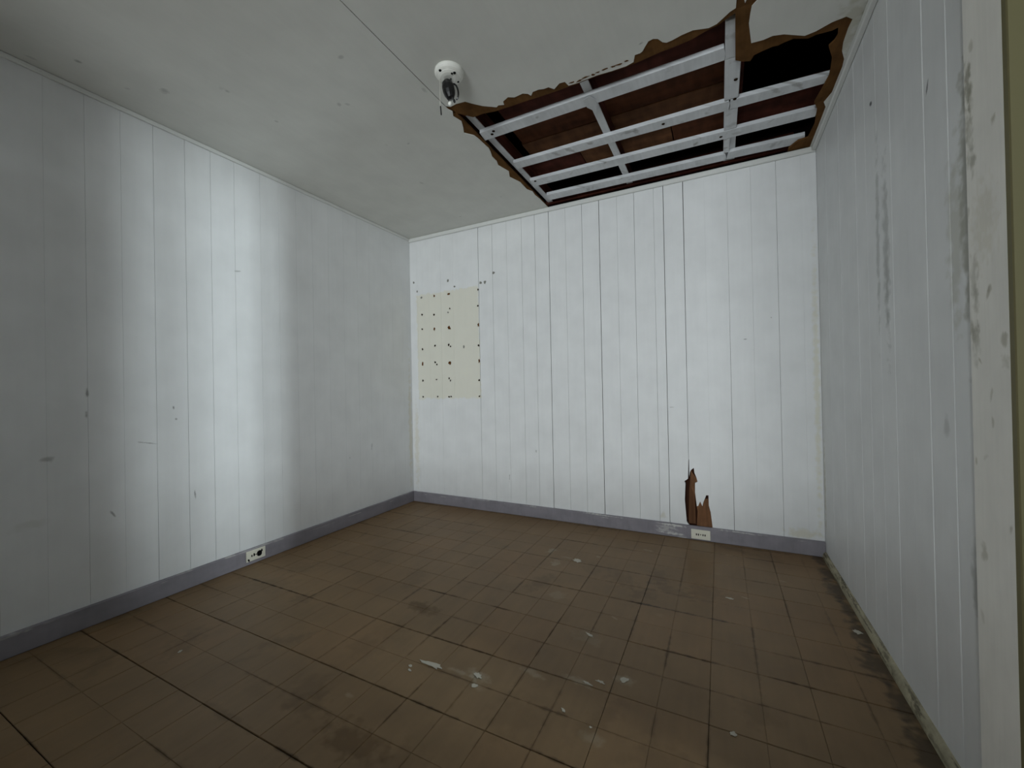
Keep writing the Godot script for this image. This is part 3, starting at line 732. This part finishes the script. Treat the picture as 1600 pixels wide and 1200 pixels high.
	var j25 := box("joist", Vector3(2.574, y0 + 0.027, -0.02), Vector3(2.637, y0 + 0.105, D), M.redwood[1], c, 0.002, uvb)
	box("painted_underside", Vector3(2.574, y0 + 0.0205, -0.02), Vector3(2.637, y0 + 0.0268, D), M.batten, j25, 0.0015, uvb)
	# flat strips nailed under the wide joist between the battens
	for s in [[0.668, 0.958], [0.958, 1.17], [0.40, 0.586], [0.15, 0.31]]:
		box("joist_strip", Vector3(2.574, y0 + 0.002, s[0] + 0.001), Vector3(2.636 if s[0] > 0.3 else 2.606, y0 + 0.0203, s[1] - 0.001), M.batten, c, 0.002, uvb)
	# nail heads, hanging paint
	for q in [[2.62, 0.81], [2.62, 0.665], [2.285, 0.63], [1.44, 0.40], [2.56, 0.35], [1.44, 0.99], [1.46, 1.01]]:
		st = start()
		lathe(st, [Vector2(0.0, -0.002), Vector2(0.008, -0.0015), Vector2(0.009, 0.0005)], Vector3(q[0], y0, q[1]), 8)
		made(st, "nail_head", M.spot_dark, c)
	st = start()
	slab(st, PackedVector2Array([Vector2(1.962, 1.02), Vector2(2.0, 1.035), Vector2(2.02, 0.99), Vector2(2.012, 0.955), Vector2(1.995, 0.895), Vector2(1.985, 0.925), Vector2(1.965, 0.96)]), Vector3(0, y0 - 0.006, 0), Vector3.RIGHT, Vector3.BACK, Vector3(0.1, 1, 0.12).normalized(), 0.0, 0.0012, uvb)
	made(st, "peeling_paint", M.batten, c)
	# reddish boards above the framing, with gaps and missing lengths
	var uvr := func(p: Vector3) -> Vector2: return Vector2(p.x * 0.7, p.z * 3.0 + p.y)
	var yb := H + 0.125
	var boards := [[1.20, 1.40, 0.86, 1.05, 0], [1.48, 2.62, 0.86, 1.05, 1], [1.20, 1.40, 0.45, 0.855, 0], [1.47, 2.62, 0.655, 0.855, 0], [1.46, 2.62, 0.45, 0.65, 2], [1.20, 1.75, 0.15, 0.41, 1], [1.755, 2.3, 0.15, 0.41, 2], [2.305, 2.62, 0.15, 0.41, 0], [2.63, 3.1, 0.15, 0.40, 1], [2.63, 3.1, 0.40, 0.47, 1], [1.20, 1.36, -0.05, 0.14, 1], [2.62, 2.66, 0.47, 0.9, 1], [1.20, 3.1, 1.06, 1.4, 1]]
	for b in boards:
		box("attic_board", Vector3(b[0], yb, b[2]), Vector3(b[1], yb + 0.02, b[3]), M.redwood[b[4]], c, 0.002, uvr)
	box("attic_board", Vector3(1.36, H + 0.02, -0.018), Vector3(2.95, H + 0.11, 0.012), M.redwood[1], c, 0.002, uvr)
	box("attic_board", Vector3(1.36, H + 0.0205, 1.175), Vector3(2.57, H + 0.12, 1.2), M.redwood[1], c, 0.002, uvr)
	# roof space
	box("roof_deck", Vector3(-0.12, 3.0, -0.14), Vector3(W + 0.1, 3.08, D + 0.1), M.attic, c, 0.001)
	box("roof_side", Vector3(-0.12, H + 0.02, -0.14), Vector3(-0.02, 3.0, D + 0.1), M.attic, c, 0.001)
	box("roof_side", Vector3(W + 0.02, H + 0.02, -0.14), Vector3(W + 0.1, 3.0, D + 0.1), M.attic, c, 0.001)
	box("roof_side", Vector3(-0.02, H + 0.02, -0.14), Vector3(W + 0.02, 3.0, -0.06), M.attic, c, 0.001)
	box("roof_side", Vector3(-0.02, H + 0.02, D), Vector3(W + 0.02, 3.0, D + 0.1), M.attic, c, 0.001)

func build_trims() -> void:
	var t := setting("trim_1", "thin white moulding between back wall and ceiling", "moulding")
	box("moulding_strip", Vector3(0.0, H - 0.034, 0.0), Vector3(W, H - 0.0005, 0.016), M.trim, t, 0.005)
	t = setting("trim_2", "thin white moulding between left wall and ceiling", "moulding")
	box("moulding_strip", Vector3(0.0, H - 0.022, 0.0165), Vector3(0.014, H - 0.0005, D), M.trim, t, 0.004)
	t = setting("trim_3", "thin white moulding between right wall and ceiling", "moulding")
	box("moulding_strip", Vector3(W - 0.024, H - 0.03, 0.0165), Vector3(W, H - 0.0005, D), M.trim, t, 0.005)
	t = setting("baseboard_back", "grey painted baseboard along the back wall with scraped white paint", "baseboard")
	var uvx := func(p: Vector3) -> Vector2: return Vector2(p.x / 3.4, clampf(1.0 - p.y / 0.092, 0.02, 0.98))
	box("board", Vector3(0.0, 0.0003, 0.0), Vector3(W, 0.090, 0.018), M.base, t, 0.003, uvx)
	t = setting("baseboard_left", "grey painted baseboard along the left wall", "baseboard")
	var uvz := func(p: Vector3) -> Vector2: return Vector2(p.z / 6.8, clampf(1.0 - p.y / 0.092, 0.02, 0.98))
	box("board", Vector3(0.0, 0.0003, 0.0185), Vector3(0.018, 0.092, D), M.base, t, 0.003, uvz)
	t = setting("baseboard_right", "dirty unpainted strip along the foot of the right wall", "baseboard")
	var st := start()
	for k in 6:
		var a0 := PI * 0.5 * k / 6
		var a1 := PI * 0.5 * (k + 1) / 6
		var p0 := Vector2(W - 0.018 * cos(a0), 0.0003 + 0.034 * sin(a0))
		var p1 := Vector2(W - 0.018 * cos(a1), 0.0003 + 0.034 * sin(a1))
		quad(st, Vector3(p0.x, p0.y, 0.0185), Vector3(p1.x, p1.y, 0.0185), Vector3(p1.x, p1.y, 1.634), Vector3(p0.x, p0.y, 1.634), Vector3(-cos(a0), sin(a0), 0), [Vector2(0, k / 6.0), Vector2(0, (k + 1) / 6.0), Vector2(1, (k + 1) / 6.0), Vector2(1, k / 6.0)])
		for e in [[0.0185, -1.0], [1.634, 1.0]]:
			tri(st, [Vector3(W, 0.0003, e[0]), Vector3(p0.x, p0.y, e[0]), Vector3(p1.x, p1.y, e[0])], [Vector2.ZERO, Vector2.ZERO, Vector2.ZERO], Vector3(0, 0, e[1]))
	quad(st, Vector3(W, 0.0003, 0.0185), Vector3(W - 0.018, 0.0003, 0.0185), Vector3(W - 0.018, 0.0003, 1.634), Vector3(W, 0.0003, 1.634), Vector3.DOWN)
	made(st, "quarter_round", M.strip, t)

func window(called: String, label: String, c: Vector3, half: Vector2, along: Vector3, out: Vector3) -> void:
	var w := setting(called, label, "window")
	w.position = c
	w.basis = Basis(along, Vector3.UP, along.cross(Vector3.UP))
	var f := 0.045
	for s in [-1.0, 1.0]:
		box("frame", Vector3(minf(s * half.x, s * (half.x - f)), -half.y, -0.03), Vector3(maxf(s * half.x, s * (half.x - f)), half.y, 0.03), M.trim, w)
		box("frame", Vector3(-half.x + f, minf(s * half.y, s * (half.y - f)), -0.03), Vector3(half.x - f, maxf(s * half.y, s * (half.y - f)), 0.03), M.trim, w)
	box("pane", Vector3(-half.x + f, -half.y + f, -0.003), Vector3(half.x - f, half.y - f, 0.003), M.glass, w, 0.0005)

func build_other_rooms() -> void:
	# wall behind the camera with a wide opening to the space beyond
	var w := setting("wall_front", "plastered wall with a wide opening behind the camera", "wall")
	box("panel", Vector3(-0.1, -0.1, D), Vector3(0.75, H + 0.02, D + 0.1), M.plaster, w)
	box("panel", Vector3(2.62, -0.1, D), Vector3(W + 0.1, H + 0.02, D + 0.1), M.plaster, w)
	box("panel", Vector3(0.75, 2.15, D), Vector3(2.62, H + 0.02, D + 0.1), M.plaster, w)
	box("panel", Vector3(0.75, -0.1, D), Vector3(2.62, 0.72, D + 0.1), M.plaster, w)
	# the space behind: z 3.5 .. 6.6
	w = setting("floor_hall", "brown floor of the space behind", "floor")
	box("slab", Vector3(-0.1, -0.12, D), Vector3(W + 0.1, 0.0, 6.7), M.plain_floor, w)
	w = setting("ceiling_hall", "plain ceiling of the space behind", "ceiling")
	box("slab", Vector3(-0.1, H, D + 0.1), Vector3(W + 0.1, H + 0.1, 6.7), M.panelling, w)
	w = setting("wall_hall_left", "plain wall of the space behind", "wall")
	box("panel", Vector3(-0.1, 0.0, D + 0.1), Vector3(0.0, H, 6.6), M.panelling, w)
	w = setting("wall_hall_right", "plain wall of the space behind, window side", "wall")
	box("panel", Vector3(W, 0.0, D + 0.1), Vector3(W + 0.1, H, 6.6), M.panelling, w)
	w = setting("wall_hall_end", "end wall of the space behind, round the window", "wall")
	box("panel", Vector3(-0.1, 0.0, 6.6), Vector3(1.4, H, 6.7), M.panelling, w)
	box("panel", Vector3(2.8, 0.0, 6.6), Vector3(W + 0.1, H, 6.7), M.panelling, w)
	box("panel", Vector3(1.4, 0.0, 6.6), Vector3(2.8, 0.9, 6.7), M.panelling, w)
	box("panel", Vector3(1.4, 2.1, 6.6), Vector3(2.8, H, 6.7), M.panelling, w)
	window("window_1", "window at the end of the space behind", Vector3(2.1, 1.5, 6.65), Vector2(0.7, 0.6), Vector3.RIGHT, Vector3.BACK)
	# the side room: x 3.156 .. 6.5, z 0.9 .. 3.3
	var x0 := W + 0.1
	w = setting("floor_side_room", "brown floor of the side room", "floor")
	box("slab", Vector3(W, -0.12, 0.8), Vector3(6.6, 0.0, 3.4), M.plain_floor, w)
	w = setting("ceiling_side_room", "plain ceiling of the side room", "ceiling")
	box("slab", Vector3(x0, H, 0.8), Vector3(6.6, H + 0.1, 3.4), M.panelling, w)
	w = setting("wall_side_room_back", "plain far wall of the side room", "wall")
	box("panel", Vector3(x0, 0.0, 0.8), Vector3(6.6, H, 0.9), M.panelling, w)
	w = setting("wall_side_room_front", "plain near wall of the side room", "wall")
	box("panel", Vector3(x0, 0.0, 3.3), Vector3(6.6, H, 3.4), M.panelling, w)
	w = setting("wall_side_room_end", "end wall of the side room, round the window", "wall")
	box("panel", Vector3(6.5, 0.0, 0.9), Vector3(6.6, H, 2.11), M.panelling, w)
	box("panel", Vector3(6.5, 0.0, 2.55), Vector3(6.6, H, 3.3), M.panelling, w)
	box("panel", Vector3(6.5, 0.0, 2.11), Vector3(6.6, 1.15, 2.55), M.panelling, w)
	box("panel", Vector3(6.5, 2.15, 2.11), Vector3(6.6, H, 2.55), M.panelling, w)
	w = setting("wall_side_room_partition", "half-height partition across the side room", "wall")
	box("panel", Vector3(4.75, 0.0, 0.9), Vector3(4.83, 1.06, 3.3), M.panelling, w)
	window("window_2", "two-pane window of the side room", Vector3(6.55, 1.65, 2.33), Vector2(0.22, 0.5), Vector3.BACK, Vector3.RIGHT)

func outlet(called: String, label: String, at: Vector3, turn: float, broken: bool) -> void:
	var o := thing(called, label, "outlet", at, "wall outlets in the grey baseboards")
	o.rotation.y = turn
	# the plate stands in the x-y plane and looks along z
	box("cover_plate", Vector3(-0.057, -0.031, 0.0), Vector3(0.057, 0.031, 0.006), M.plate, o, 0.002)
	for s in [-1.0, 1.0]:
		var st := start()
		var pts := PackedVector2Array()
		for k in 14:
			var t := TAU * k / 14
			pts.append(Vector2(clampf(cos(t) * 0.017, -0.0145, 0.0145) + s * 0.0195, sin(t) * 0.017))
		slab(st, pts, Vector3.ZERO, Vector3.RIGHT, Vector3.UP, Vector3.BACK, 0.005, 0.0075, func(p: Vector3) -> Vector2: return Vector2(p.x, p.y))
		var r := made(st, "receptacle", M.plate if not (broken and s > 0) else M.dark_slot, o)
		for q in [[-0.006, 0.006], [0.006, 0.006]]:
			box("slot", Vector3(s * 0.0195 + q[0] - 0.0032, -0.0065, 0.0062), Vector3(s * 0.0195 + q[0] + 0.0032, q[1], 0.008), M.dark_slot, r, 0.0003)
	var st2 := start()
	lathe(st2, [Vector2(0.0, 0.0015), Vector2(0.003, 0.0012), Vector2(0.004, 0.0)], Vector3.ZERO, 10)
	var sc := made(st2, "screw", M.brass, o)
	sc.rotation.x = PI / 2
	sc.position = Vector3(0, 0, 0.006)
	if broken:
		for q in [[-0.044, -0.02, 0.005, 0.011], [-0.012, 0.004, 0.005, 0.012], [0.024, -0.006, 0.012, 0.008], [0.034, 0.012, 0.006, 0.011]]:
			var s3 := start()
			slab(s3, flake(q[2], q[3], 0.3, 8), Vector3(q[0], q[1], 0.006), Vector3.RIGHT, Vector3.UP, Vector3.BACK, 0.0, 0.0026, func(p: Vector3) -> Vector2: return Vector2(p.x, p.y))
			made(s3, "broken_gap", M.dark_slot, o)

func build_outlets() -> void:
	outlet("wall_outlet", "off-white outlet below the splintered wall hole, set in the grey baseboard", Vector3(2.396, 0.040, 0.0182), 0.0, false)
	outlet("wall_outlet", "broken off-white outlet with dark gaps in the left wall's baseboard", Vector3(0.0182, 0.052, 1.453), PI / 2, true)

func build_lampholder() -> void:
	var o := thing("ceiling_lampholder", "white porcelain lampholder on the ceiling with a hanging black socket", "light fixture", Vector3(1.505, H, 1.482))
	var st := start()
	lathe(st, [Vector2(0.062, 0.0), Vector2(0.0635, -0.006), Vector2(0.0625, -0.012), Vector2(0.058, -0.019), Vector2(0.051, -0.024), Vector2(0.049, -0.0245), Vector2(0.047, -0.027), Vector2(0.038, -0.0315), Vector2(0.026, -0.034), Vector2(0.0, -0.035)], Vector3.ZERO, 36)
	var b := made(st, "porcelain_base", M.porcelain, o)
	for q in [[-0.0112, 0.0503, 0.0066, -0.0243], [0.038, 0.016, 0.0068, -0.0298], [0.0285, 0.0212, 0.005, -0.0322], [0.0237, -0.0327, 0.0055, -0.0305]]:
		var h := start()
		ball(h, Vector3(q[0], q[3], q[1]), Vector3(q[2], 0.0032, q[2]), 10, 6)
		made(h, "screw_hole", M.dark_slot, b)
	# black socket hanging a little askew on two short leads
	st = start()
	tube(st, [Vector3(-0.006, -0.030, 0.008), Vector3(-0.008, -0.050, 0.006)], 0.0035, 6)
	made(st, "lead_wire", M.bakelite, o)
	st = start()
	tube(st, [Vector3(0.010, -0.030, 0.002), Vector3(0.008, -0.050, 0.002)], 0.0035, 6)
	made(st, "lead_wire", M.bakelite, o)
	st = start()
	lathe(st, [Vector2(0.0, 0.044), Vector2(0.013, 0.042), Vector2(0.022, 0.032), Vector2(0.0265, 0.015), Vector2(0.0265, -0.006), Vector2(0.023, -0.022), Vector2(0.016, -0.036), Vector2(0.0, -0.041)], Vector3.ZERO, 24)
	var s := made(st, "black_socket", M.bakelite, o)
	s.position = Vector3(-0.001, -0.082, 0.004)
	s.rotation = Vector3(0.1, 0.0, 0.18)
	st = start()
	var ring: Array = []
	for k in 13:
		var t := -PI * 0.5 + PI * k / 12
		ring.append(Vector3(0.020 + 0.018 * cos(t), -0.014 + 0.034 * sin(t), -0.010))
	tube(st, ring, 0.0038, 6)
	made(st, "metal_strap", M.bakelite, s)
	for q in [-0.012, 0.014]:
		st = start()
		tube(st, [Vector3(q * 0.9, -0.032, 0.0), Vector3(q, -0.052, 0.0)], 0.0016, 6)
		ball(st, Vector3(q, -0.056, 0.0), Vector3(0.0055, 0.009, 0.0055), 8, 6)
		made(st, "terminal", M.bakelite, s)
	st = start()
	ball(st, Vector3(0.004, -0.143, 0.004), Vector3(0.0085, 0.0095, 0.0085), 14, 10)
	made(st, "white_bead", M.porcelain, o)
	# pull string with a dark tip
	st = start()
	tube(st, [Vector3(-0.034, -0.020, 0.020), Vector3(-0.0365, -0.09, 0.018), Vector3(-0.037, -0.132, 0.018), Vector3(-0.036, -0.150, 0.018)], 0.0014, 6)
	var ps := made(st, "pull_string", M.string, o)
	st = start()
	tube(st, [Vector3(-0.036, -0.150, 0.018), Vector3(-0.033, -0.188, 0.018)], 0.0028, 8)
	made(st, "string_tip", M.bakelite, ps)

func build_chips() -> void:
	# [x, z, half length, half width, turn, label]
	var chips := [
		[1.555, 1.733, 0.062, 0.014, 0.0, "long white plaster smear, the largest scrap on the brown tiles"],
		[1.735, 1.709, 0.024, 0.012, 0.3, "ragged white paint scrap right of the long plaster smear"],
		[1.752, 1.757, 0.014, 0.010, 0.1, "small pale scrap just in front of the ragged white scrap"],
		[1.482, 1.772, 0.008, 0.007, 0.0, "tiny white crumb left of the long plaster smear"],
		[1.496, 1.792, 0.010, 0.005, 0.4, "tiny white crumb in front of the long smear's left end"],
		[1.761, 0.640, 0.030, 0.026, 0.2, "square pale paint flake on the far middle of the floor"],
		[2.027, 1.308, 0.024, 0.007, 0.45, "narrow white sliver near the middle of the floor"],
		[2.209, 1.512, 0.020, 0.014, -0.5, "crumpled pale flake, rightmost of the row right of centre"],
		[2.138, 1.555, 0.018, 0.007, 0.1, "short white flake between two pale scraps beside a dark joint"],
		[2.098, 1.580, 0.020, 0.006, 0.2, "thin pale scrap lying along a dark tile joint"],
		[2.064, 1.727, 0.013, 0.005, 0.8, "slanting white sliver on the near part of the floor"],
		[2.160, 1.754, 0.005, 0.004, 0.0, "bright tiny crumb at a near tile corner"],
		[2.548, 0.750, 0.020, 0.008, 0.2, "white paint chip on the right half of the floor by the outlet"],
		[3.007, 0.833, 0.018, 0.020, 0.3, "pale blurred flake against the foot of the right wall"],
		[2.540, 1.598, 0.012, 0.010, 0.0, "greyish fluff on the near right part of the floor"],
		[0.591, 2.097, 0.012, 0.008, 0.9, "white paint crumb alone near the left wall"],
	]
	for q in chips:
		var o := thing("paint_chip", q[5], "paint chip", Vector3(q[0], 0.0004, q[1]), "paint scraps on the floor")
		var st := start()
		slab(st, flake(q[2], q[3], q[4], 17), Vector3.ZERO, Vector3.RIGHT, Vector3.BACK, Vector3.UP, 0.0, 0.0015, func(p: Vector3) -> Vector2: return Vector2(p.x, p.z))
		made(st, "flake", M.chip, o)
